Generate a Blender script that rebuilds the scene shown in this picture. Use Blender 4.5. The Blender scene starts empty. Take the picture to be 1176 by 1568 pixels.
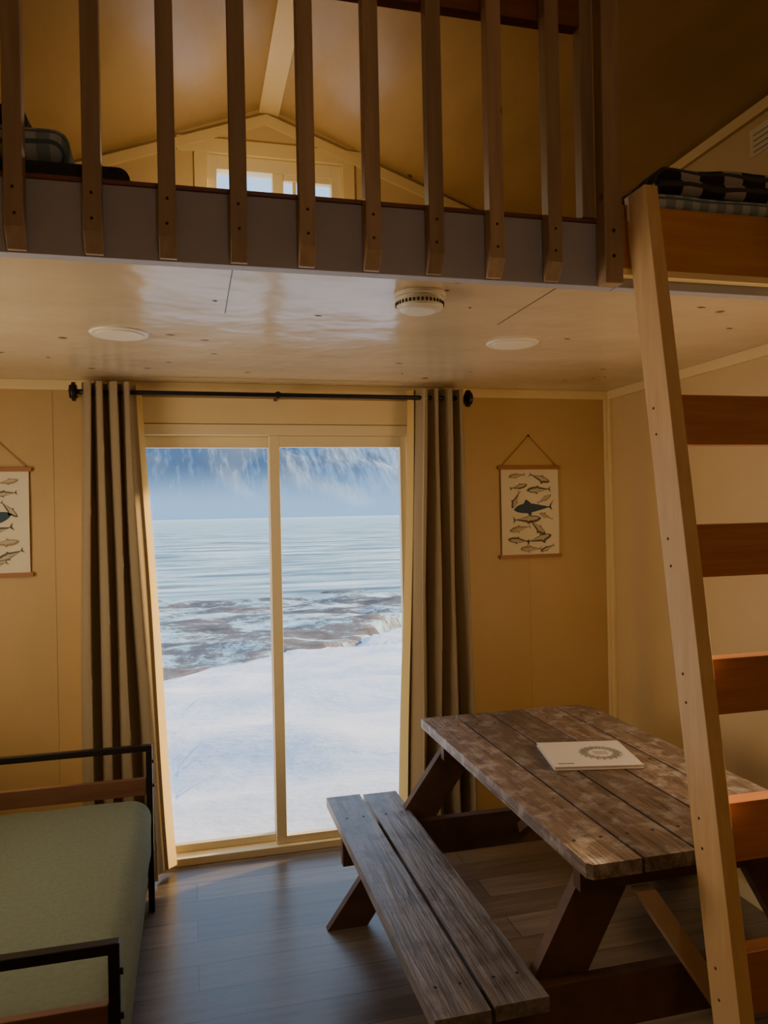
import bpy, bmesh, math, random
from mathutils import Vector, Matrix, noise as mnoise
random.seed(7)
S = bpy.context.scene
COL = S.collection

# ------------------------------------------------------------------ materials
def base_mat(name):
    m = bpy.data.materials.new(name); m.use_nodes = True
    nt = m.node_tree; b = nt.nodes['Principled BSDF']
    return m, nt, b

def N(nt, t, **kw):
    n = nt.nodes.new(t)
    for k, v in kw.items():
        if k in n.inputs: n.inputs[k].default_value = v
        else: setattr(n, k, v)
    return n

def pmat(name, c1, c2=None, rough=.6, scale=5., stretch=(1,1,1), bump=0., island=0., blotch=None,
         bscale=2., knots=0., kscale=4., kcol=(.04,.02,.01), metallic=0., spec=.5, lo=.3, hi=.7, bumpscale=None,
         transl=0., coat=0., bdist=.02, blo=.48, bhi=.62):
    m, nt, b = base_mat(name)
    L = nt.links.new
    c2 = c2 or c1
    tc = N(nt, 'ShaderNodeTexCoord')
    mp = N(nt, 'ShaderNodeMapping'); mp.inputs['Scale'].default_value = stretch
    L(tc.outputs['Object'], mp.inputs['Vector'])
    vec = mp.outputs['Vector']
    geo = N(nt, 'ShaderNodeNewGeometry')
    if island:
        ad = N(nt, 'ShaderNodeVectorMath', operation='ADD')
        mu = N(nt, 'ShaderNodeVectorMath', operation='SCALE'); mu.inputs['Scale'].default_value = 37.
        cx = N(nt, 'ShaderNodeCombineXYZ')
        for i in range(3): L(geo.outputs['Random Per Island'], cx.inputs[i])
        L(cx.outputs[0], mu.inputs[0]); L(vec, ad.inputs[0]); L(mu.outputs[0], ad.inputs[1])
        vec = ad.outputs[0]
    nz = N(nt, 'ShaderNodeTexNoise'); nz.inputs['Scale'].default_value = scale
    nz.inputs['Detail'].default_value = 6; nz.inputs['Roughness'].default_value = .6
    L(vec, nz.inputs['Vector'])
    cr = N(nt, 'ShaderNodeValToRGB')
    cr.color_ramp.elements[0].position = lo; cr.color_ramp.elements[1].position = hi
    cr.color_ramp.elements[0].color = (*c1, 1); cr.color_ramp.elements[1].color = (*c2, 1)
    L(nz.outputs['Fac'], cr.inputs['Fac'])
    col = cr.outputs['Color']
    def mix(a, bcol, fac, mode='MIX'):
        mx = N(nt, 'ShaderNodeMix', data_type='RGBA', blend_type=mode)
        if hasattr(fac, 'is_linked'): L(fac, mx.inputs[0])
        else: mx.inputs[0].default_value = fac
        L(a, mx.inputs[6])
        if hasattr(bcol, 'is_linked'): L(bcol, mx.inputs[7])
        else: mx.inputs[7].default_value = (*bcol, 1)
        return mx.outputs[2]
    if blotch:
        n2 = N(nt, 'ShaderNodeTexNoise'); n2.inputs['Scale'].default_value = bscale
        n2.inputs['Detail'].default_value = 5; n2.inputs['Roughness'].default_value = .65
        L(tc.outputs['Object'], n2.inputs['Vector'])
        mr = N(nt, 'ShaderNodeMapRange'); mr.inputs[1].default_value = blo; mr.inputs[2].default_value = bhi
        L(n2.outputs['Fac'], mr.inputs[0])
        col = mix(col, blotch, mr.outputs[0])
    if island:
        mr = N(nt, 'ShaderNodeMapRange'); mr.inputs[3].default_value = 1-island; mr.inputs[4].default_value = 1+island*.6
        L(geo.outputs['Random Per Island'], mr.inputs[0])
        cc = N(nt, 'ShaderNodeCombineXYZ')
        for i in range(3): L(mr.outputs[0], cc.inputs[i])
        col = mix(col, cc.outputs[0], 1.0, 'MULTIPLY')
    if knots:
        vo = N(nt, 'ShaderNodeTexVoronoi'); vo.inputs['Scale'].default_value = kscale
        L(tc.outputs['Object'], vo.inputs['Vector'])
        mr = N(nt, 'ShaderNodeMapRange'); mr.inputs[1].default_value = knots; mr.inputs[2].default_value = knots*.55
        L(vo.outputs['Distance'], mr.inputs[0])
        col = mix(col, kcol, mr.outputs[0])
    L(col, b.inputs['Base Color'])
    b.inputs['Roughness'].default_value = rough
    b.inputs['Metallic'].default_value = metallic
    b.inputs['Specular IOR Level'].default_value = spec
    b.inputs['Coat Weight'].default_value = coat
    if bump:
        bp = N(nt, 'ShaderNodeBump'); bp.inputs['Strength'].default_value = bump
        bp.inputs['Distance'].default_value = bdist
        src = nz.outputs['Fac']
        if bumpscale:
            n3 = N(nt, 'ShaderNodeTexNoise'); n3.inputs['Scale'].default_value = bumpscale
            n3.inputs['Detail'].default_value = 3
            L(tc.outputs['Object'], n3.inputs['Vector']); src = n3.outputs['Fac']
        L(src, bp.inputs['Height']); L(bp.outputs['Normal'], b.inputs['Normal'])
    if transl:
        tr = N(nt, 'ShaderNodeBsdfTranslucent'); L(col, tr.inputs['Color'])
        ms = N(nt, 'ShaderNodeMixShader'); ms.inputs[0].default_value = transl
        out = nt.nodes['Material Output']
        L(b.outputs[0], ms.inputs[1]); L(tr.outputs[0], ms.inputs[2]); L(ms.outputs[0], out.inputs['Surface'])
    return m

def plaid(name, base, a, b2, s1=14., s2=14.):
    m, nt, b = base_mat(name); L = nt.links.new
    tc = N(nt, 'ShaderNodeTexCoord'); sp = N(nt, 'ShaderNodeSeparateXYZ'); L(tc.outputs['Object'], sp.inputs[0])
    ad = N(nt, 'ShaderNodeMath', operation='ADD'); L(sp.outputs[1], ad.inputs[0]); L(sp.outputs[2], ad.inputs[1])
    def stripe(src, s, th):
        mu = N(nt, 'ShaderNodeMath', operation='MULTIPLY'); mu.inputs[1].default_value = s; L(src, mu.inputs[0])
        fr = N(nt, 'ShaderNodeMath', operation='FRACT'); L(mu.outputs[0], fr.inputs[0])
        g = N(nt, 'ShaderNodeMath', operation='GREATER_THAN'); g.inputs[1].default_value = th; L(fr.outputs[0], g.inputs[0])
        return g.outputs[0]
    m1 = N(nt, 'ShaderNodeMix', data_type='RGBA'); m1.inputs[6].default_value = (*base, 1); m1.inputs[7].default_value = (*a, 1)
    L(stripe(sp.outputs[0], s1, .55), m1.inputs[0])
    m2 = N(nt, 'ShaderNodeMix', data_type='RGBA'); L(m1.outputs[2], m2.inputs[6]); m2.inputs[7].default_value = (*b2, 1)
    L(stripe(ad.outputs[0], s2, .72), m2.inputs[0])
    L(m2.outputs[2], b.inputs['Base Color']); b.inputs['Roughness'].default_value = .95
    return m

M = {}
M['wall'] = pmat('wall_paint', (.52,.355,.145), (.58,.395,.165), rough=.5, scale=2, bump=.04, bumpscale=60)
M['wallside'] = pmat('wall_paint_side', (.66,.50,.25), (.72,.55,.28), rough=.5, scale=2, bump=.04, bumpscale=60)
M['trim'] = pmat('trim_paint', (.82,.66,.34), (.86,.70,.38), rough=.4, scale=4)
M['ceil'] = pmat('ceiling_ply', (.58,.47,.31), (.66,.54,.37), rough=.20, scale=1.2, stretch=(1,3,1), bump=.5, bumpscale=2.6, bdist=.03,
                 knots=.07, kscale=3.3, kcol=(.12,.08,.04))
M['roof'] = pmat('roof_ply', (.44,.30,.13), (.54,.38,.17), rough=.3, scale=1.5, stretch=(3,1,3), bump=.3, bumpscale=3,
                 knots=.06, kscale=3., kcol=(.12,.06,.03))
M['grey'] = pmat('fascia_grey_paint', (.38,.38,.45), (.43,.43,.50), rough=.6, scale=6)
M['bal'] = pmat('baluster_wood', (.32,.215,.13), (.45,.315,.20), rough=.5, scale=3, stretch=(14,14,1), island=.25, knots=.1, kscale=5.)
M['red'] = pmat('stained_red_wood', (.16,.05,.025), (.24,.085,.04), rough=.45, scale=3, stretch=(1,12,12), knots=.14, kscale=4.)
M['beam'] = pmat('stained_beam_wood', (.42,.19,.055), (.54,.27,.085), rough=.4, scale=3, stretch=(1,14,14))
M['lad'] = pmat('ladder_pine', (.62,.40,.18), (.77,.54,.28), rough=.42, scale=3, stretch=(12,12,1.2), knots=.15, kscale=5.,
                kcol=(.22,.10,.035), blotch=(.68,.46,.23), bscale=6)
M['rung'] = pmat('ladder_rung_wood', (.34,.13,.05), (.50,.21,.085), rough=.4, scale=3, stretch=(1,14,14), island=.15, knots=.1, kscale=5.)
M['table'] = pmat('weathered_table_wood', (.085,.06,.045), (.25,.185,.145), rough=.42, scale=4, stretch=(14,1.2,14), bump=.5, island=.35,
                  blotch=(.35,.32,.31), bscale=16, knots=.09, kscale=9., blo=.49, bhi=.66)
M['bench'] = pmat('weathered_bench_wood', (.11,.092,.083), (.31,.28,.265), rough=.30, scale=3, stretch=(14,1,14), bump=.3, island=.2,
                  blotch=(.13,.10,.085), bscale=9)
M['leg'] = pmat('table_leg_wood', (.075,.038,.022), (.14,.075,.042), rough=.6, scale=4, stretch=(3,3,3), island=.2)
M['armwood'] = pmat('futon_arm_wood', (.11,.05,.025), (.17,.08,.04), rough=.5, scale=3, stretch=(1,14,14))
M['leglight'] = pmat('new_brace_wood', (.50,.36,.22), (.60,.44,.29), rough=.6, scale=4)
M['black'] = pmat('black_metal', (.012,.01,.01), rough=.4, metallic=.3)
M['curt'] = pmat('curtain_fabric', (.30,.235,.14), (.36,.285,.175), rough=.95, scale=200, spec=.1, transl=.03)
M['lin'] = pmat('curtain_lining', (.94,.74,.32), rough=.95, spec=.1, transl=.5)
M['white'] = pmat('white_plastic', (.76,.72,.60), rough=.4)
M['led'] = pmat('led_diffuser', (.84,.78,.62), rough=.35)
M['dark'] = pmat('dark_slot', (.02,.015,.01), rough=.6)
M['joint'] = pmat('ply_joint', (.12,.08,.045), rough=.6)
M['door'] = pmat('vinyl_frame', (.86,.75,.48), rough=.35)
M['green'] = pmat('sage_futon_fabric', (.145,.17,.12), (.18,.205,.145), rough=.95, scale=60, spec=.15, bump=.15, bumpscale=90)
M['paper'] = pmat('poster_paper', (.78,.72,.54), (.82,.76,.58), rough=.8, scale=3)
M['paper2'] = pmat('poster_fish_belly', (.50,.44,.30), (.58,.52,.36), rough=.8, scale=80)
M['ink'] = pmat('poster_ink', (.13,.115,.085), rough=.8)
M['inkb'] = pmat('poster_ink_blue', (.05,.09,.12), rough=.8)
M['inkt'] = pmat('poster_ink_tan', (.36,.28,.16), rough=.8)
M['dowel'] = pmat('poster_hanger_wood', (.36,.15,.05), rough=.5)
M['book'] = pmat('book_cover', (.70,.68,.65), rough=.45)
M['bookink'] = pmat('book_wreath_ink', (.16,.17,.17), (.38,.38,.37), rough=.6, scale=120)
M['plaid'] = plaid('black_white_plaid', (.02,.02,.02), (.36,.35,.33), (.06,.06,.06), 6.5, 17.)
M['plaidb'] = plaid('blue_patterned_cloth', (.26,.33,.36), (.46,.52,.52), (.11,.17,.22), 17., 30.)
M['navy'] = pmat('dark_cloth', (.03,.03,.04), (.05,.05,.06), rough=.95, scale=20)
M['snow'] = pmat('snow', (.62,.73,.91), (.84,.89,.98), rough=.85, scale=.8, stretch=(.6,1.0,1), bump=.8, spec=.05, bdist=.12, lo=.25, hi=.65)

def floor_mat():
    m, nt, b = base_mat('vinyl_plank_floor'); L = nt.links.new
    tc = N(nt, 'ShaderNodeTexCoord')
    br = N(nt, 'ShaderNodeTexBrick'); br.inputs['Scale'].default_value = 1.
    br.inputs['Brick Width'].default_value = 1.2; br.inputs['Row Height'].default_value = .16
    br.inputs['Mortar Size'].default_value = .0022; br.inputs['Color1'].default_value = (.125,.10,.08,1)
    br.inputs['Color2'].default_value = (.215,.175,.145,1); br.inputs['Mortar'].default_value = (.035,.028,.022,1)
    br.offset = .37
    L(tc.outputs['Object'], br.inputs['Vector'])
    mp = N(nt, 'ShaderNodeMapping'); mp.inputs['Scale'].default_value = (1.3, 16, 1); L(tc.outputs['Object'], mp.inputs['Vector'])
    nz = N(nt, 'ShaderNodeTexNoise'); nz.inputs['Scale'].default_value = 2.; nz.inputs['Detail'].default_value = 8; L(mp.outputs[0], nz.inputs['Vector'])
    cr = N(nt, 'ShaderNodeValToRGB'); cr.color_ramp.elements[0].position = .3; cr.color_ramp.elements[1].position = .7
    cr.color_ramp.elements[0].color = (.65,.65,.65,1); cr.color_ramp.elements[1].color = (1.25,1.25,1.25,1)
    L(nz.outputs['Fac'], cr.inputs[0])
    mx = N(nt, 'ShaderNodeMix', data_type='RGBA', blend_type='MULTIPLY'); mx.inputs[0].default_value = 1
    L(br.outputs['Color'], mx.inputs[6]); L(cr.outputs[0], mx.inputs[7]); L(mx.outputs[2], b.inputs['Base Color'])
    mr = N(nt, 'ShaderNodeMapRange'); mr.inputs[3].default_value = .24; mr.inputs[4].default_value = .40
    L(nz.outputs['Fac'], mr.inputs[0]); L(mr.outputs[0], b.inputs['Roughness'])
    b.inputs['Coat Weight'].default_value = .4; b.inputs['Coat Roughness'].default_value = .28
    bp = N(nt, 'ShaderNodeBump'); bp.inputs['Strength'].default_value = .08; bp.inputs['Distance'].default_value = .01
    L(nz.outputs['Fac'], bp.inputs['Height']); L(bp.outputs[0], b.inputs['Normal'])
    return m
M['floor'] = floor_mat()

def glass_mat():
    m, nt, b = base_mat('window_glass'); L = nt.links.new
    tr = N(nt, 'ShaderNodeBsdfTransparent'); gl = N(nt, 'ShaderNodeBsdfGlossy'); gl.inputs['Roughness'].default_value = .02
    ms = N(nt, 'ShaderNodeMixShader'); ms.inputs[0].default_value = .04
    L(tr.outputs[0], ms.inputs[1]); L(gl.outputs[0], ms.inputs[2]); L(ms.outputs[0], nt.nodes['Material Output'].inputs['Surface'])
    return m
M['glass'] = glass_mat()

def shore_mat():
    m, nt, b = base_mat('icy_rock_shore'); L = nt.links.new
    tc = N(nt, 'ShaderNodeTexCoord'); mp = N(nt, 'ShaderNodeMapping'); mp.inputs['Scale'].default_value = (.24, .36, 0)
    mp.inputs['Location'].default_value = (2.3,.7,0)
    L(tc.outputs['Object'], mp.inputs[0])
    n1 = N(nt, 'ShaderNodeTexNoise'); n1.inputs['Scale'].default_value = .9; n1.inputs['Detail'].default_value = 14; n1.inputs['Roughness'].default_value = .82
    L(mp.outputs[0], n1.inputs['Vector'])
    cr = N(nt, 'ShaderNodeValToRGB'); e = cr.color_ramp.elements
    e[0].position = .42; e[0].color = (.58,.80,.90,1); e[1].position = .60; e[1].color = (.09,.085,.09,1)
    e2 = e.new(.475); e2.color = (.36,.54,.63,1)
    e3 = e.new(.505); e3.color = (.19,.185,.195,1)
    L(n1.outputs['Fac'], cr.inputs[0])
    L(cr.outputs[0], b.inputs['Base Color']); b.inputs['Roughness'].default_value = .7; b.inputs['Specular IOR Level'].default_value = .1
    return m
M['shore'] = shore_mat()

def sea_mat():
    m, nt, b = base_mat('sea_water'); L = nt.links.new
    tc = N(nt, 'ShaderNodeTexCoord'); sp = N(nt, 'ShaderNodeSeparateXYZ'); L(tc.outputs['Object'], sp.inputs[0])
    lg = N(nt, 'ShaderNodeMath', operation='LOGARITHM'); lg.inputs[1].default_value = 2.718; L(sp.outputs[1], lg.inputs[0])
    cx = N(nt, 'ShaderNodeCombineXYZ')
    a = N(nt, 'ShaderNodeMath', operation='MULTIPLY'); a.inputs[1].default_value = .06; L(sp.outputs[0], a.inputs[0])
    c = N(nt, 'ShaderNodeMath', operation='MULTIPLY'); c.inputs[1].default_value = 17.; L(lg.outputs[0], c.inputs[0])
    L(a.outputs[0], cx.inputs[0]); L(c.outputs[0], cx.inputs[1])
    nz = N(nt, 'ShaderNodeTexNoise'); nz.inputs['Scale'].default_value = 1.3; nz.inputs['Detail'].default_value = 9; nz.inputs['Roughness'].default_value = .72
    L(cx.outputs[0], nz.inputs['Vector'])
    cr = N(nt, 'ShaderNodeValToRGB'); e = cr.color_ramp.elements
    e[0].position = .40; e[0].color = (.12,.20,.27,1); e[1].position = .60; e[1].color = (.74,.86,.90,1)
    e2 = e.new(.50); e2.color = (.36,.54,.62,1)
    L(nz.outputs['Fac'], cr.inputs[0])
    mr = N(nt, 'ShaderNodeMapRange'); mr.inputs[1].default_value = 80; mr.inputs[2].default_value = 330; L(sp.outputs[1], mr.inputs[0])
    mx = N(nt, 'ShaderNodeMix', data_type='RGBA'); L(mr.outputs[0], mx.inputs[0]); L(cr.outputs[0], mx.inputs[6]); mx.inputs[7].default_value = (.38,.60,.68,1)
    # sea smoke haze painted into the colour: farthest water fades to the mist colour
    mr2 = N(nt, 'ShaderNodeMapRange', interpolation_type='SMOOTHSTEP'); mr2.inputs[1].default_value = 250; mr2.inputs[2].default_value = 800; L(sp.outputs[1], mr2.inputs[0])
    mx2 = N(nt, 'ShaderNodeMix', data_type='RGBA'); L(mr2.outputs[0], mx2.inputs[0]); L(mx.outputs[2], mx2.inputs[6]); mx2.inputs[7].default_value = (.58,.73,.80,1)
    L(mx2.outputs[2], b.inputs['Base Color']); b.inputs['Roughness'].default_value = .6; b.inputs['Specular IOR Level'].default_value = .08
    return m
M['sea'] = sea_mat()

def mtn_mat():
    m, nt, b = base_mat('snow_mountain_painted_mist'); L = nt.links.new
    tc = N(nt, 'ShaderNodeTexCoord'); sp = N(nt, 'ShaderNodeSeparateXYZ'); L(tc.outputs['Object'], sp.inputs[0])
    mp = N(nt, 'ShaderNodeMapping'); mp.inputs['Rotation'].default_value = (0,.75,0); mp.inputs['Scale'].default_value = (.13,.02,.022); L(tc.outputs['Object'], mp.inputs[0])
    nz = N(nt, 'ShaderNodeTexNoise'); nz.inputs['Scale'].default_value = 1.; nz.inputs['Detail'].default_value = 5; nz.inputs['Roughness'].default_value = .6
    L(mp.outputs[0], nz.inputs['Vector'])
    ms = N(nt, 'ShaderNodeMapRange'); ms.inputs[1].default_value = 60; ms.inputs[2].default_value = 260; ms.inputs[3].default_value = -.13; ms.inputs[4].default_value = .05; L(sp.outputs[0], ms.inputs[0])
    sm = N(nt, 'ShaderNodeMath', operation='ADD'); L(nz.outputs['Fac'], sm.inputs[0]); L(ms.outputs[0], sm.inputs[1])
    cr = N(nt, 'ShaderNodeValToRGB'); e = cr.color_ramp.elements
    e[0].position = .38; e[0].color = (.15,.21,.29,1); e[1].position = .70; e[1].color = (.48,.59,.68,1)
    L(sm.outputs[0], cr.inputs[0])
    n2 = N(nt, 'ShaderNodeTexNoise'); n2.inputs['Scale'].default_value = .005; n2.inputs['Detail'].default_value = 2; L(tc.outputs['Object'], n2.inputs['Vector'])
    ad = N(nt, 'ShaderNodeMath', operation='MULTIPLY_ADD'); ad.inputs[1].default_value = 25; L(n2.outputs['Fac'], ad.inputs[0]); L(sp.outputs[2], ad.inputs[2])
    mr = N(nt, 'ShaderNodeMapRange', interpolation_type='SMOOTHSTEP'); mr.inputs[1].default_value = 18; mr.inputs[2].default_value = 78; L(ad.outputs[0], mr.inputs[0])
    mx = N(nt, 'ShaderNodeMix', data_type='RGBA'); L(mr.outputs[0], mx.inputs[0]); mx.inputs[6].default_value = (.58,.71,.79,1); L(cr.outputs[0], mx.inputs[7])  # mist painted into the base colour: pale at the foot, clearing with height
    L(mx.outputs[2], b.inputs['Base Color']); b.inputs['Roughness'].default_value = .9; b.inputs['Specular IOR Level'].default_value = 0
    return m
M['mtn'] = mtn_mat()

# ------------------------------------------------------------------ mesh builder
class MB:
    def __init__(s, name, mats):
        s.name = name; s.bm = bmesh.new(); s.mats = mats if isinstance(mats, (list, tuple)) else [mats]
    def face(s, vs, mi=0):
        try:
            f = s.bm.faces.new(vs); f.material_index = mi; return f
        except ValueError: return None
    def hexa(s, c, mi=0):
        v = [s.bm.verts.new(p) for p in c]
        for q in ((0,3,2,1),(4,5,6,7),(0,1,5,4),(1,2,6,5),(2,3,7,6),(3,0,4,7)):
            s.face([v[i] for i in q], mi)
        return s
    def box(s, x0,x1,y0,y1,z0,z1, mi=0):
        return s.hexa([(x0,y0,z0),(x1,y0,z0),(x1,y1,z0),(x0,y1,z0),(x0,y0,z1),(x1,y0,z1),(x1,y1,z1),(x0,y1,z1)], mi)
    def beam(s, p, q, w, t, side, mi=0):
        p, q, side = Vector(p), Vector(q), Vector(side).normalized()
        d = (q-p).normalized(); o = d.cross(side).normalized()
        a, b = side*w/2, o*t/2
        return s.hexa([p-a-b, p+a-b, p+a+b, p-a+b, q-a-b, q+a-b, q+a+b, q-a+b], mi)
    def prism(s, pts, y0, y1, mi=0):
        a = [s.bm.verts.new((x,y0,z)) for x,z in pts]; b = [s.bm.verts.new((x,y1,z)) for x,z in pts]
        s.face(a, mi); s.face(b[::-1], mi)
        n = len(pts)
        for i in range(n): s.face([a[i],b[i],b[(i+1)%n],a[(i+1)%n]], mi)
        return s
    def cyl(s, p, q, r, mi=0, seg=16, r2=None):
        p, q = Vector(p), Vector(q); d = (q-p).normalized()
        u = d.orthogonal().normalized(); v = d.cross(u); r2 = r if r2 is None else r2
        A = [s.bm.verts.new(p+(u*math.cos(2*math.pi*i/seg)+v*math.sin(2*math.pi*i/seg))*r) for i in range(seg)]
        B = [s.bm.verts.new(q+(u*math.cos(2*math.pi*i/seg)+v*math.sin(2*math.pi*i/seg))*r2) for i in range(seg)]
        s.face(A[::-1], mi); s.face(B, mi)
        for i in range(seg):
            f = s.face([A[i],A[(i+1)%seg],B[(i+1)%seg],B[i]], mi)
            if f: f.smooth = True
        return s
    def grid(s, fn, nu, nv, mi=0):
        V = [[s.bm.verts.new(fn(i/nu, j/nv)) for i in range(nu+1)] for j in range(nv+1)]
        for j in range(nv):
            for i in range(nu):
                f = s.face([V[j][i],V[j][i+1],V[j+1][i+1],V[j+1][i]], mi)
                if f: f.smooth = True
        return s
    def rbox(s, x0,x1,y0,y1,z0,z1, r=.03, mi=0, n=10, wob=0., seed=0.):
        cx,cy,cz = (x0+x1)/2,(y0+y1)/2,(z0+z1)/2
        hx,hy,hz = (x1-x0)/2,(y1-y0)/2,(z1-z0)/2
        tmp = bmesh.new(); bmesh.ops.create_cube(tmp, size=2)
        bmesh.ops.subdivide_edges(tmp, edges=tmp.edges[:], cuts=n, use_grid_fill=True)
        vm = {}
        def rm(t, h):
            k = min(.9, r*1.0/h)
            a = abs(t); 
            a2 = a/.6*(1-k) if a < .6 else (1-k)+(a-.6)/.4*k
            return math.copysign(a2, t)*h
        for v in tmp.verts:
            p = Vector((rm(v.co.x,hx), rm(v.co.y,hy), rm(v.co.z,hz)))
            q = Vector((max(-hx+r,min(hx-r,p.x)), max(-hy+r,min(hy-r,p.y)), max(-hz+r,min(hz-r,p.z))))
            d = p-q
            if d.length > 1e-6: p = q + d.normalized()*r
            w = p + Vector((cx,cy,cz))
            if wob:
                nn = mnoise.noise_vector(w*7+Vector((seed,seed,seed)))
                w += nn*wob
            vm[v] = s.bm.verts.new(w)
        for f in tmp.faces:
            g = s.face([vm[v] for v in f.verts], mi)
            if g: g.smooth = True
        tmp.free(); return s
    def done(s, bevel=0., seg=2):
        bmesh.ops.recalc_face_normals(s.bm, faces=s.bm.faces[:])
        me = bpy.data.meshes.new(s.name); s.bm.to_mesh(me); s.bm.free()
        for m in s.mats: me.materials.append(M[m])
        o = bpy.data.objects.new(s.name, me); COL.objects.link(o)
        if bevel:
            b = o.modifiers.new('bevel', 'BEVEL'); b.width = bevel; b.segments = seg; b.limit_method = 'ANGLE'; b.angle_limit = .6
        return o

# ------------------------------------------------------------------ dimensions
XL, XR, YB, YF = -1.33, 2.21, 3.73, -2.2
YLB = 4.30; PX, PZ, SL = .455, 3.90, .3875
CZ, LT = 2.26, 2.435; LY = 1.95
roofz = lambda x: PZ - SL*abs(x-PX)
WR = (1.72,2.30,1.02,1.62)     # unseen right-hand window opening, added to let light in (y0,y1,z0,z1)
WL = (1.95,3.05,1.0,2.0)       # unseen left-hand window opening, added for the warm side light

# ------------------------------------------------------------------ shell
MB('floor', 'floor').box(XL-.12, XR+.12, YF-.12, YB+.12, -.12, 0).done()
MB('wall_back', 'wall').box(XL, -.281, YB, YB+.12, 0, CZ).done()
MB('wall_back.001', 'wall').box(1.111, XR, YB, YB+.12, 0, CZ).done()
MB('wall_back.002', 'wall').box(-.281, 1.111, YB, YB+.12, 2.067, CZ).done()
MB('trim_wall_joint', 'wall').box(1.727,1.735,YB-.002,YB,0,1.38).done()
MB('trim_wall_joint.001', 'wall').box(-.60,-.592,YB-.002,YB,0,CZ-.045).done()

def side_wall(name, x0, x1, openings, mat):
    w = MB(name, mat); z1 = 3.21
    y = YF-.12
    for (a, b, c, d) in openings:
        w.box(x0,x1,y,a,0,z1); w.box(x0,x1,a,b,0,c); w.box(x0,x1,a,b,d,z1); y = b
    w.box(x0,x1,y,YB+.12,0,z1)
    w.box(x0,x1,YB+.12,YLB+.12,CZ,z1)
    return w.done()
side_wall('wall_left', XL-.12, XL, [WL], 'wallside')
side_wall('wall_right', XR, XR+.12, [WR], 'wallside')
MB('wall_front', 'wall').prism([(XL-.12,0),(XR+.12,0),(XR+.12,roofz(XR+.12)),(PX,PZ),(XL-.12,roofz(XL-.12))], YF-.12, YF).done()
wx0, wx1, wz0, wz1 = .13, .88, 3.02, 3.615
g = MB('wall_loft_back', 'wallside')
g.prism([(XL-.12,CZ),(wx0,CZ),(wx0,roofz(wx0)),(XL-.12,roofz(XL-.12))], YLB, YLB+.12)
g.prism([(wx1,CZ),(XR+.12,CZ),(XR+.12,roofz(XR+.12)),(wx1,roofz(wx1))], YLB, YLB+.12)
g.box(wx0,wx1,YLB,YLB+.12,CZ,wz0)
g.prism([(wx0,wz1),(wx1,wz1),(wx1,roofz(wx1)),(PX,PZ),(wx0,roofz(wx0))], YLB, YLB+.12)
g.done()
r = MB('ceiling_roof', 'roof')
for sx, xe in ((1, XR+.35), (-1, XL-.35)):
    pts = [(PX,PZ),(xe,roofz(xe)),(xe,roofz(xe)+.14),(PX,PZ+.14)]
    r.prism(pts, YF-.3, YLB+.14)
r.done()
MB('trim_ridge', 'trim').prism([(PX-.04,PZ-.035),(PX+.07,PZ-.045),(PX+.07,PZ-.02),(PX-.04,PZ-.012)], 1.2, YLB).done()
t = MB('trim_gable', 'trim')
for xe in (XR, XL):
    t.prism([(PX,PZ-.045),(PX,PZ-.10),(xe,roofz(xe)-.055),(xe,roofz(xe))], YLB-.02, YLB)
t.done()
MB('trim_right_plate', 'trim').box(XR-.02,XR,YF,YLB,3.165,3.21).done()
MB('trim_left_plate', 'trim').box(XL,XL+.02,YF,YLB,3.165,3.21).done()
MB('ceiling', 'ceil').box(XL, XR, LY+.04, YLB, CZ, CZ+.02).done()
MB('loft_floor', 'beam').box(XL, XR, LY+.041, YLB, CZ+.02, LT).done()
MB('trim_loft_fascia', ['grey','red']).box(XL, 1.185, LY, LY+.04, CZ-.002, LT,0).box(XL,1.185,LY-.004,LY+.06,LT,LT+.012,1).done(.002)
MB('trim_loft_fascia.001', ['beam','trim','grey']).box(1.19, XR, LY-.025, LY+.04, CZ+.045, 2.485,0).box(1.19,XR,LY-.03,LY+.02,CZ+.025,CZ+.045,1).box(1.19,XR,LY,LY+.04,CZ-.002,CZ+.025,2).done(.002)
cj = MB('trim_ceiling_joint', 'joint')
cj.box(.117,.119,LY+.04,2.42,CZ-.0012,CZ+.001).box(1.02,1.0225,LY+.04,2.42,CZ-.0012,CZ+.001)
rr = random.Random(5)
for k in range(30):
    x = rr.uniform(-1.0,2.0); y = rr.uniform(2.05,3.5); a = rr.uniform(.006,.018)
    cj.hexa([(x-a,y-.003,CZ-.001),(x,y-.008,CZ-.001),(x+a,y,CZ-.001),(x,y+.008,CZ-.001),(x-a,y-.003,CZ+.001),(x,y-.008,CZ+.001),(x+a,y,CZ+.001),(x,y+.008,CZ+.001)])
cj.done()
MB('trim_ceiling_back', 'trim').box(XL, XR, YB-.018, YB, CZ-.045, CZ).done(.002)
MB('trim_ceiling_right', 'trim').box(XR-.018, XR, LY+.04, YB-.018, CZ-.045, CZ).done(.002)
MB('trim_corner_right', 'trim').box(XR-.035, XR, YB-.018, YB, 0, CZ-.045).box(XR-.018, XR, YB-.035, YB-.018, 0, CZ-.045).done(.002)
MB('baseboard_back', 'trim').box(1.17, XR-.035, YB-.012, YB, 0, .07).done(.002)
MB('baseboard_back.001', 'trim').box(XL, -.34, YB-.012, YB, 0, .07).done(.002)
MB('baseboard_right', 'trim').box(XR-.012, XR, YF, YB-.035, 0, .07).done(.002)

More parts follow.
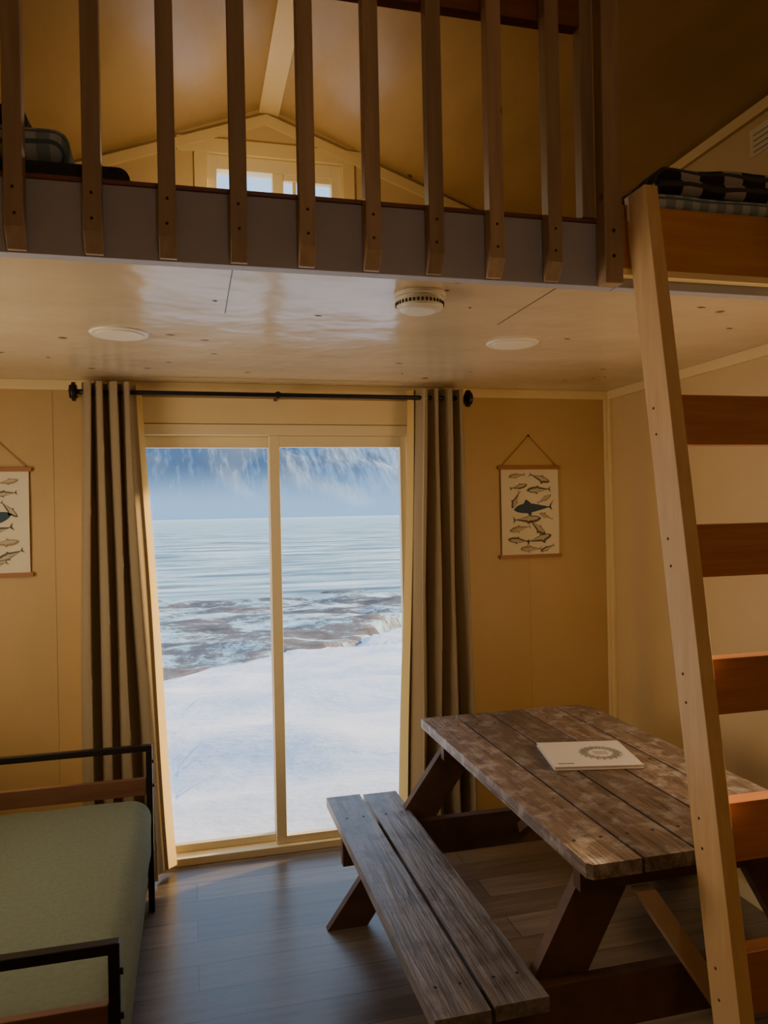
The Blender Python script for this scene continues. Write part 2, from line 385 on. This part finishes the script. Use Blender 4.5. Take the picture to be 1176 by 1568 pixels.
# ------------------------------------------------------------------ sliding door
d = MB('door_1', ['door','glass','black'])
X0, X1, XM = -.28, 1.11, .405
yA, yB = YB-.008, YB+.10
d.box(X0, X0+.045, yA, yB, 0, 2.066).box(X1-.045, X1, yA, yB, 0, 2.066).box(X0+.045, X1-.045, yA, yB, 2.015, 2.066).box(X0+.045, X1-.045, yA-.012, yB, 0, .035)
def sash(x0, x1, y0, y1, st):
    z0, z1 = .036, 2.014
    d.box(x0, x0+st[0], y0, y1, z0, z1).box(x1-st[1], x1, y0, y1, z0, z1)
    d.box(x0+st[0], x1-st[1], y0, y1, z1-.055, z1).box(x0+st[0], x1-st[1], y0, y1, z0, z0+.035)
    ym = (y0+y1)/2
    d.box(x0+st[0], x1-st[1], ym-.003, ym+.003, z0+.035, z1-.055, 1)
sash(X0+.045, XM+.022, YB+.05, YB+.085, (.03,.05))
sash(XM-.026, X1-.045, YB+.008, YB+.043, (.05,.03))
d.done(.002)
MB('trim_door_casing', 'trim').box(X0-.06,X0-.001,YB-.014,YB,0,2.13).done(.002)
MB('trim_door_casing.001', 'trim').box(X1+.001,X1+.06,YB-.014,YB,0,2.13).done(.002)
MB('trim_door_casing.002', 'trim').box(X0,X1,YB-.014,YB,2.07,2.19).done(.002)

# loft window
d = MB('window_1', ['door','glass'])
ya, yb = YLB+.01, YLB+.08
d.box(wx0,wx0+.05,ya,yb,wz0,wz1).box(wx1-.06,wx1,ya,yb,wz0,wz1).box(wx0+.05,wx1-.06,ya,yb,wz1-.075,wz1).box(wx0+.05,wx1-.06,ya,yb,wz0,wz0+.04)
d.box(.485,.545,ya-.005,yb-.01,wz0+.04,wz1-.075)
d.box(.60,.62,ya+.02,yb-.02,wz0+.04,wz1-.105); d.box(.545,.82,ya+.01,yb-.02,wz1-.105,wz1-.075)
d.box(wx0+.05,wx1-.06,YLB+.045,YLB+.05,wz0+.04,wz1-.075,1)
d.done(.002)
MB('trim_loft_window', 'trim').box(wx0-.07,wx0,YLB-.015,YLB,wz0-.05,wz1+.001).box(wx1,wx1+.07,YLB-.015,YLB,wz0-.05,wz1+.001).box(wx0-.16,wx1+.16,YLB-.018,YLB,wz1+.001,wz1+.08).done(.002)
for nm, x, (y0, y1, z0, z1) in (('window_added_right', XR, WR), ('window_added_left', XL-.12, WL)):  # unseen side windows, added to fill the openings made for the light
    d = MB(nm, ['door','glass'])
    a, b = x+.03, x+.09
    d.box(a,b,y0,y0+.03,z0,z1).box(a,b,y1-.03,y1,z0,z1).box(a,b,y0+.03,y1-.03,z1-.03,z1).box(a,b,y0+.03,y1-.03,z0,z0+.03)
    d.box(x+.055,x+.06,y0+.03,y1-.03,z0+.03,z1-.03,1)
    d.done(.002)

# ------------------------------------------------------------------ loft railing
rl = MB('loft_railing', ['bal','red','dark','beam'])
rl.box(XL, 1.12, LY, LY+.038, 2.985, 3.125, 1)
for i in range(-5, 9):
    x = -.377 + .1695*i
    h = .0205
    y0, y1 = LY-.045, LY-.005
    zb = CZ+.0
    v = [(x-h,y0+.028,zb),(x+h,y0+.028,zb),(x+h,y1,zb),(x-h,y1,zb),(x-h,y0,zb+.045),(x+h,y0,zb+.045),(x+h,y1,zb+.045),(x-h,y1,zb+.045)]
    bmv = [rl.bm.verts.new(p) for p in v]
    top = [rl.bm.verts.new(p) for p in ((x-h,y0,3.14),(x+h,y0,3.14),(x+h,y1,3.14),(x-h,y1,3.14))]
    for q in ((0,3,2,1),(0,1,5,4),(1,2,6,5),(2,3,7,6),(3,0,4,7)): rl.face([bmv[k] for k in q],0)
    for k in range(4): rl.face([bmv[4+k],bmv[4+(k+1)%4],top[(k+1)%4],top[k]],0)
    rl.face(top,0)
    for zz in (2.335, 2.395, 3.03, 3.09): rl.cyl((x+random.uniform(-.004,.004),y0-.001,zz),(x,y0+.004,zz),.0045,2,8)
rl.box(1.125, 1.180, LY-.05, LY-.004, CZ-.005, 3.6, 0)
rl.box(1.085, 1.123, LY-.004, LY+.036, LT+.014, 3.4, 0)
rl.cyl((1.152,LY-.052,2.33),(1.152,LY-.045,2.33),.006,2,8); rl.cyl((1.152,LY-.052,2.40),(1.152,LY-.045,2.40),.006,2,8)
rl.done(.003)

# ------------------------------------------------------------------ ladder
ld = MB('loft_ladder', ['lad','rung','dark'])
def lad_y(z): return 1.55 + .1512*z
LW = .105
def stile(x0, x1):
    zb, zt = 0.0, 2.50
    v = [(x0,lad_y(zb)-LW,zb),(x1,lad_y(zb)-LW,zb),(x1,lad_y(zb),zb),(x0,lad_y(zb),zb),
         (x0,lad_y(zt)-LW,zt),(x1,lad_y(zt)-LW,zt),(x1,lad_y(zt)-.006,zt),(x0,lad_y(zt)-.006,zt)]
    ld.hexa(v, 0)
stile(1.20, 1.24); stile(1.70, 1.74)
for zt in (1.93, 1.585, 1.245, .90, .56, .22):
    z0 = zt-.135
    yc = lad_y(zt) - .012
    y0, y1 = lad_y(z0)-.06, lad_y(z0)-.012
    ld.hexa([(1.24,y0,z0),(1.70,y0,z0),(1.70,y1,z0),(1.24,y1,z0),(1.24,yc-.048,zt),(1.70,yc-.048,zt),(1.70,yc,zt),(1.24,yc,zt)],1)
    for dz in (.03,.10):
        ld.cyl((1.1985,lad_y(z0+dz)-.035,z0+dz),(1.203,lad_y(z0+dz)-.035,z0+dz),.004,2,8)
ld.done(.003)

# ------------------------------------------------------------------ picnic table
tb = MB('picnic_table', ['table','bench','leg','leglight','dark'])
TX0, TX1, TY0, TY1 = .928, 1.70, 1.70, 3.11
n = 5; gap = .009; pw = (TX1-TX0-gap*(n-1))/n
for i in range(n):
    a = TX0+i*(pw+gap)
    e0 = random.uniform(-.008,.008); e1 = random.uniform(-.012,.012)
    if i in (0, n-1):
        c = .014
        if i == 0: pts = [(a+c,TY0),(a+pw,TY0),(a+pw,TY1),(a+c*.5,TY1),(a,TY1-c*.5),(a,TY0+c)]
        else: pts = [(a,TY0),(a+pw-c,TY0),(a+pw,TY0+c),(a+pw,TY1-.07),(a+pw-.05,TY1),(a,TY1)]
        lo = [tb.bm.verts.new((x,y,.722)) for x,y in pts]; hi = [tb.bm.verts.new((x,y,.76)) for x,y in pts]
        tb.face(lo[::-1],0); tb.face(hi,0)
        for k in range(len(pts)): tb.face([lo[k],lo[(k+1)%len(pts)],hi[(k+1)%len(pts)],hi[k]],0)
    else: tb.box(a,a+pw,TY0+e0*.3,TY1+e1*.3,.722,.76,0)
    for yy in (1.84, 2.95):
        for xx in (a+.035, a+pw-.035): tb.cyl((xx,yy,.7595),(xx,yy,.7612),.005,4,8)
for bx in (.533, 1.795):
    for k in range(2):
        a = bx + k*.156
        tb.box(a, a+.143, 1.72+.01*k, 3.19-.008*k, .402, .44, 1)
        for yy in (1.84, 2.95):
            for xx in (a+.04, a+.105): tb.cyl((xx,yy,.4395),(xx,yy,.4412),.005,4,8)
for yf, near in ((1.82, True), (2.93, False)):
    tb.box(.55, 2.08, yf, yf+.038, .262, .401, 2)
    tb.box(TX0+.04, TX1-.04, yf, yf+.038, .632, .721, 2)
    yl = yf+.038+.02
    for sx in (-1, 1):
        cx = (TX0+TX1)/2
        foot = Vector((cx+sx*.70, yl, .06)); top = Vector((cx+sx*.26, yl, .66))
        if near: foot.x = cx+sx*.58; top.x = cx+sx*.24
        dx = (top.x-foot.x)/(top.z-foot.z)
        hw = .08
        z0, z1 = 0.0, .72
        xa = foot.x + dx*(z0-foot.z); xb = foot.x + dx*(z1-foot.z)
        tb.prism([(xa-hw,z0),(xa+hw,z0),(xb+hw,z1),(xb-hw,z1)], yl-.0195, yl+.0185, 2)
tb.beam((1.314,2.38,.71),(1.314,2.90,.34),.088,.038,(1,0,0),2)
tb.prism([(1.11,.631),(1.165,.631),(1.42,.262),(1.355,.262)], 1.782, 1.819, 3)
tb.done(.004)

bk = MB('guest_book', ['book','bookink','dark'])
bk.box(-.15,.15,-.135,.135,0,.004).box(-.147,.149,-.132,.132,.004,.010).box(-.15,.15,-.135,.135,.010,.013)
cx, cy = .045, 0.0
for a in range(40):
    t0 = a/40*2*math.pi; t1 = (a+.8)/40*2*math.pi
    r0 = .042+.004*math.sin(a*2.3); r1 = .072+.005*math.sin(a*3.1)
    vs = [bk.bm.verts.new((cx+r*math.cos(t),cy+r*math.sin(t),.0135)) for r,t in ((r0,t0),(r1,t0),(r1,t1),(r0,t1))]
    bk.face(vs,1)
for k in range(3): bk.box(cx-.025,cx+.025,-.016+.013*k,-.011+.013*k,.0132,.0136,1)
bk.box(-.13,-.075,-.11,-.10,.0132,.0136,1)
o = bk.done(.001); o.location = (1.336, 2.44, .7615); o.rotation_euler[2] = math.radians(-12.8)

# ------------------------------------------------------------------ futon
fu = MB('futon_daybed', ['green','black','armwood'])
fx1, fy0, fy1 = -.175, 1.86, 3.29
fu.rbox(-1.12, fx1, fy0, fy1, .235, .50, r=.075, mi=0, n=22, wob=.006)
fu.rbox(-1.30, -1.06, fy0, fy1, .42, .92, r=.07, mi=0, n=12, wob=.006)
for ya in (1.80, 3.315):
    yb_ = ya+.028
    fu.box(-.195,-.170,ya,yb_,0,.665,1)
    fu.box(-1.27,-1.245,ya,yb_,0,.665,1)
    fu.box(-1.27,-.170,ya,yb_,.665,.69,1)
    fu.box(-1.245,-.196,ya+.002,yb_-.002,.485,.555,2)
    fu.box(-1.245,-.196,ya+.004,yb_-.004,.20,.225,1)
    fu.cyl((-.170,ya+.014,.62),(-.163,ya+.014,.62),.008,1,10); fu.cyl((-.170,ya+.014,.52),(-.163,ya+.014,.52),.008,1,10)
fu.box(-.235,-.205,1.828,3.315,.20,.235,1).box(-1.245,-1.215,1.828,3.315,.20,.235,1)
for k in range(6):
    y = 2.0+k*.24; fu.box(-1.215,-.235,y,y+.03,.205,.232,1)
fu.done(.003)

# ------------------------------------------------------------------ curtains + rod
YC = 3.60
def curtain(name, xt0, xt1, xb0, xb1, nf, inner, ph=0.):
    zt, zb = 2.232, .02
    c = MB(name, ['curt','lin','black'])
    def P(u, v, off=0., ext=0.):
        z = zt + (zb-zt)*v
        k = v**1.15
        x0 = xt0+(xb0-xt0)*k; x1 = xt1+(xb1-xt1)*k
        uu = u
        amp = .042 + .006*v
        w = math.sin(2*math.pi*nf*uu + ph)
        y = YC + amp*max(-1,min(1,w*1.35)) + .004*math.sin(9*v+uu*17)
        x = x0+(x1-x0)*uu + .015*math.sin(4*math.pi*nf*uu+ph) + .004*math.sin(7*v+uu*11)
        return Vector((x, y+off, z))
    c.grid(lambda u,v: P(u,v), nf*18, 26, 0)
    c.grid(lambda u,v: P(u,v,.006), nf*18, 26, 1)
    ue = 1.0 if inner > 0 else 0.0
    def hem(s_, v):
        p = P(ue, v)
        return p + Vector((inner*(.022+.014*v)*s_, .006+.036*s_, 0))
    c.grid(hem, 4, 26, 1)
    return c.done()
curtain('curtain', -.455,-.235,-.50,-.135, 4, 1, 1.2)
curtain('curtain.001', 1.075,1.325,.995,1.37, 4, -1, .4)
rd = MB('curtain_rod', 'black')
rd.cyl((-.47,YC,2.19),(1.34,YC,2.19),.011,0,14)
for xx in (-.47,1.34):
    s_ = -1 if xx < 0 else 1
    rd.cyl((xx,YC,2.19),(xx+s_*.006,YC,2.19),.03,0,20); rd.cyl((xx+s_*.006,YC,2.19),(xx+s_*.02,YC,2.19),.042,0,20); rd.cyl((xx+s_*.02,YC,2.19),(xx+s_*.03,YC,2.19),.03,0,20)
for xx in (-.488,.41,1.358):
    rd.box(xx-.008,xx+.008,YC,YB-.016,2.178,2.190)
    rd.cyl((xx,YC-.015,2.19),(xx,YC+.017,2.19),.016,0,12)
rd.done(.001)

# ------------------------------------------------------------------ posters
def fish(mb, cx, cz, L, ang, mi, y, kind=0):
    up = [];  n = 14
    for k in range(n+1):
        t = k/n
        h = .15*math.sin(math.pi*min(1,t**.75))*(1-.35*t) + .012
        up.append((t-.5, h))
    if kind == 0: tail = [(.62,.14),(.57,0),(.62,-.14)]
    else: tail = [(.66,.20),(.56,.02),(.60,-.10)]
    fin = {5:(.0,.11),6:(.05,.04)} if kind else {7:(.05,.06)}
    top = []
    for k,(a,b) in enumerate(up):
        if k in fin: top.append((a+fin[k][0]*.5, b+fin[k][1]))
        else: top.append((a,b))
    bot = [(a,-b*.8) for a,b in up][::-1]
    bot[8] = (bot[8][0]+.05, bot[8][1]-.08)
    pts = top+tail+bot
    ca, sa = math.cos(ang), math.sin(ang)
    vs = [mb.bm.verts.new((cx+L*(a*ca-b*sa), y, cz+L*(a*sa+b*ca))) for a,b in pts]
    mb.face(vs, mi)
    if mi != 2:
        vs = [mb.bm.verts.new((cx+L*(a*.80*ca-(b*.55-.02)*sa), y-.0006, cz+L*(a*.80*sa+(b*.55-.02)*ca))) for a,b in (top+bot)]
        mb.face(vs, 6)
def poster(name, x0, x1, z0, z1, apex_z, seed):
    rnd = random.Random(seed)
    p = MB(name, ['paper','ink','inkb','inkt','dowel','dark','paper2'])
    y = YB-.010
    p.grid(lambda u,v: (x0+(x1-x0)*u, y-.004*math.sin(math.pi*v), z0+(z1-z0)*v), 4, 10, 0)
    p.box(x0-.012,x1+.012,y-.008,y+.006,z1-.008,z1+.010,4); p.box(x0-.012,x1+.012,y-.008,y+.006,z0-.010,z0+.008,4)
    cx = (x0+x1)/2; W = x1-x0; H = z1-z0
    for xx in (x0+.005, x1-.005): p.cyl((xx,y,z1+.008),(cx,YB-.004,apex_z),.0018,4,6)
    p.cyl((cx,YB-.012,apex_z),(cx,YB-.001,apex_z),.004,5,8)
    F = [(-.26,.41,.24,.15,3,0),(.20,.38,.32,-.35,1,1),(-.2,.29,.26,.2,1,0),(.14,.25,.36,.05,1,0),(-.28,.13,.26,1.1,1,1),(.02,.04,.58,.06,2,1),
         (.28,.15,.24,.5,3,0),(-.04,-.08,.42,.05,1,0),(.28,-.05,.22,-.4,3,1),(-.22,-.19,.32,.2,3,0),(.14,-.18,.32,-.7,1,1),(-.25,-.32,.32,-.1,1,0),(.18,-.30,.38,.25,1,1),(-.02,-.42,.32,.0,3,0),(.30,-.42,.22,.4,1,0)]
    for (a,b,l,an,mi,kd) in F:
        if seed == 2: a = -a; an = -an+.3; b = b*.97-.01
        fish(p, cx+a*W*.92, (z0+z1)/2+b*H, l*W*1.05, an+math.pi*(rnd.random()>.5), mi, y-.0052, kd)
    return p.done()
poster('fish_poster', 1.57, 1.895, 1.388, 1.85, 2.02, 1)
poster('fish_poster.001', -1.02, -.695, 1.388, 1.855, 2.02, 2)

# ------------------------------------------------------------------ ceiling fittings
sd = MB('smoke_detector', ['white','dark'])
c = (.655, 2.12)
sd.cyl((c[0],c[1],CZ),(c[0],c[1],CZ-.012),.075,0,40).cyl((c[0],c[1],CZ-.012),(c[0],c[1],CZ-.022),.064,0,40).cyl((c[0],c[1],CZ-.022),(c[0],c[1],CZ-.044),.070,0,40,.066).cyl((c[0],c[1],CZ-.044),(c[0],c[1],CZ-.052),.060,0,40,.045)
for a in range(36):
    t = a/36*2*math.pi
    p = Vector((c[0]+.0695*math.cos(t), c[1]+.0695*math.sin(t), CZ-.026)); q = p+Vector((0,0,-.010))
    sd.beam(p, q, .006, .003, (-math.sin(t),math.cos(t),0), 1)
sd.done(.001)
for k,(x,y) in enumerate(((-.219,2.75),(1.19,2.68))):
    m = MB('recessed_light', ['white','led'])
    m.cyl((x,y,CZ),(x,y,CZ-.006),.100,0,48,.094); m.cyl((x,y,CZ-.006),(x,y,CZ-.009),.078,1,48)
    m.done(.001)

# ------------------------------------------------------------------ loft contents
b = MB('folded_blankets', ['plaid','plaidb'])
b.rbox(1.36,2.05,2.04,2.36,2.437,2.49,r=.024,mi=1,n=14,wob=.004,seed=1)
b.rbox(1.345,2.05,2.03,2.36,2.486,2.535,r=.024,mi=1,n=16,wob=.006,seed=2)
b.rbox(1.355,2.04,2.03,2.35,2.532,2.582,r=.022,mi=1,n=16,wob=.006,seed=3)
b.rbox(1.385,1.98,2.03,2.34,2.578,2.628,r=.024,mi=0,n=20,wob=.010,seed=4)
b.rbox(1.395,1.86,2.04,2.33,2.618,2.674,r=.025,mi=0,n=20,wob=.014,seed=6)
b.done()
b = MB('loft_mattress', ['navy']); b.rbox(-1.30,-.13,2.02,3.9,2.437,2.520,r=.03,n=14,wob=.003); b.done()
b = MB('loft_mattress.001', ['navy']); b.rbox(.95,2.18,2.42,3.9,2.437,2.56,r=.03,n=14,wob=.003); b.done()
b = MB('bed_pillow', ['plaidb','navy']); b.rbox(-.85,-.28,2.06,2.40,2.534,2.626,r=.043,n=14,wob=.010,seed=3)
b.rbox(-.72,-.38,2.08,2.34,2.614,2.676,r=.028,mi=1,n=12,wob=.010,seed=8); b.done()
b = MB('folded_dark_cloth', ['navy']); b.rbox(.86,1.06,2.03,2.25,2.437,2.475,r=.015,n=10,wob=.004); b.done()
b = MB('wall_notice', ['paper','ink']); b.box(XR-.003,XR,2.48,2.62,3.02,3.13,0)
for k in range(4): b.box(XR-.0036,XR-.0028,2.50,2.60,3.035+k*.022,3.039+k*.022,1)
b.done()

# ------------------------------------------------------------------ exterior
def yedge(x): 
    xx = max(-8,min(14,x)); return 14.4 + .9*xx + .085*xx*xx*(1 if xx>0 else .2) + .5*math.sin(xx*1.3) + .3*mnoise.noise(Vector((x*1.7,0,0)))
sn = MB('snow_ground', 'snow')
def fs(u,v):
    x = -30+70*u; ye = yedge(x)
    y = -8 + (ye+8)*v
    z = -.25 - .078*max(0,y-4) - .0035*max(0,y-4)**1.3
    z += (.18*mnoise.noise(Vector((x*.4,y*.7,0)))+.05*mnoise.noise(Vector((x*1.3,y*1.9,4)))) * min(1,max(0,(y-3.9)/2)) - .02
    if v > .97: z -= .15*(v-.97)/.03
    return (x,y,z)
sn.grid(fs, 300, 140); sn.done()
sh = MB('rocky_shore', 'shore')
def fh(u,v):
    x = -60+130*u; y = 10+32*v
    z = -.95-.0485*(y-11) -.12 + .28*mnoise.noise(Vector((x*.35,y*.6,3))) + .12*mnoise.noise(Vector((x*1.5,y*2,5)))
    if y < yedge(x)-.5: z = min(z, -.25-.085*(y-4)-.5)
    return (x,y,z)
sh.grid(fh, 300, 120); sh.done()
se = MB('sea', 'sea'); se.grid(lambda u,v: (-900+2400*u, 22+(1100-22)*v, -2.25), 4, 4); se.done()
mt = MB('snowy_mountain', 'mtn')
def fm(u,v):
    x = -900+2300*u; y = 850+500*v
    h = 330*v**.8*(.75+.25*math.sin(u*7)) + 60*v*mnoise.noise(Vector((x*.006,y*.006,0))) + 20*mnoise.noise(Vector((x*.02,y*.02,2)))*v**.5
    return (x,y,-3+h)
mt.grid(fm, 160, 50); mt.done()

# ------------------------------------------------------------------ lights
W = bpy.data.worlds.new('sky_world'); S.world = W; W.use_nodes = True
bg = W.node_tree.nodes['Background']; bg.inputs[0].default_value = (.48,.70,1.0,1); bg.inputs[1].default_value = 1.6

def light(name, typ, loc, energy, color, target=None, **kw):
    l = bpy.data.lights.new(name, typ); l.energy = energy; l.color = color
    for k, v in kw.items(): setattr(l, k, v)
    o = bpy.data.objects.new(name, l); COL.objects.link(o); o.location = loc
    if target is not None:
        o.rotation_euler = (Vector(target)-Vector(loc)).to_track_quat('-Z','Y').to_euler()
    return o
sd_ = Vector((.925,.30,.21))
light('sun', 'SUN', (20,5,6), 14.0, (1,.66,.30), target=(20-sd_.x*10,5-sd_.y*10,6-sd_.z*10), angle=.03)
light('left_fill_light', 'AREA', (XL+.005,2.5,1.5), 15, (1,.70,.35), target=(3,2.2,1.45), shape='RECTANGLE', size=1.0, size_y=.95)  # added warm fill at the left opening, lights ladder side and right wall
light('right_fill_light', 'AREA', (XR-.005,2.0,1.34), 8.5, (1,.64,.28), target=(-.8,3.0,1.1), shape='RECTANGLE', size=.5, size_y=.5)  # added warm fill at the right opening, aimed across at the left side
light('loft_fill_light', 'POINT', (.35,3.75,3.12), 9, (1,.72,.36), shadow_soft_size=.10)  # added fill with no fixture, brightens the loft window casing
light('rear_fill_light', 'POINT', (.5,-1.2,3.1), 13, (1,.82,.64), shadow_soft_size=.10)  # added fill behind the camera, lifts the fascia and balusters

# ------------------------------------------------------------------ camera
cam = bpy.data.cameras.new('camera'); co = bpy.data.objects.new('camera', cam); COL.objects.link(co)
cam.sensor_fit = 'HORIZONTAL'; cam.sensor_width = 36; cam.lens = 36.0; cam.clip_end = 5000; cam.clip_start = .05
R = Matrix.Rotation(math.radians(-14.2),4,'Z') @ Matrix.Rotation(math.radians(90),4,'X') @ Matrix.Rotation(math.radians(-1.15),4,'Z')
co.matrix_world = Matrix.Translation((0,0,1.634)) @ R
S.camera = co
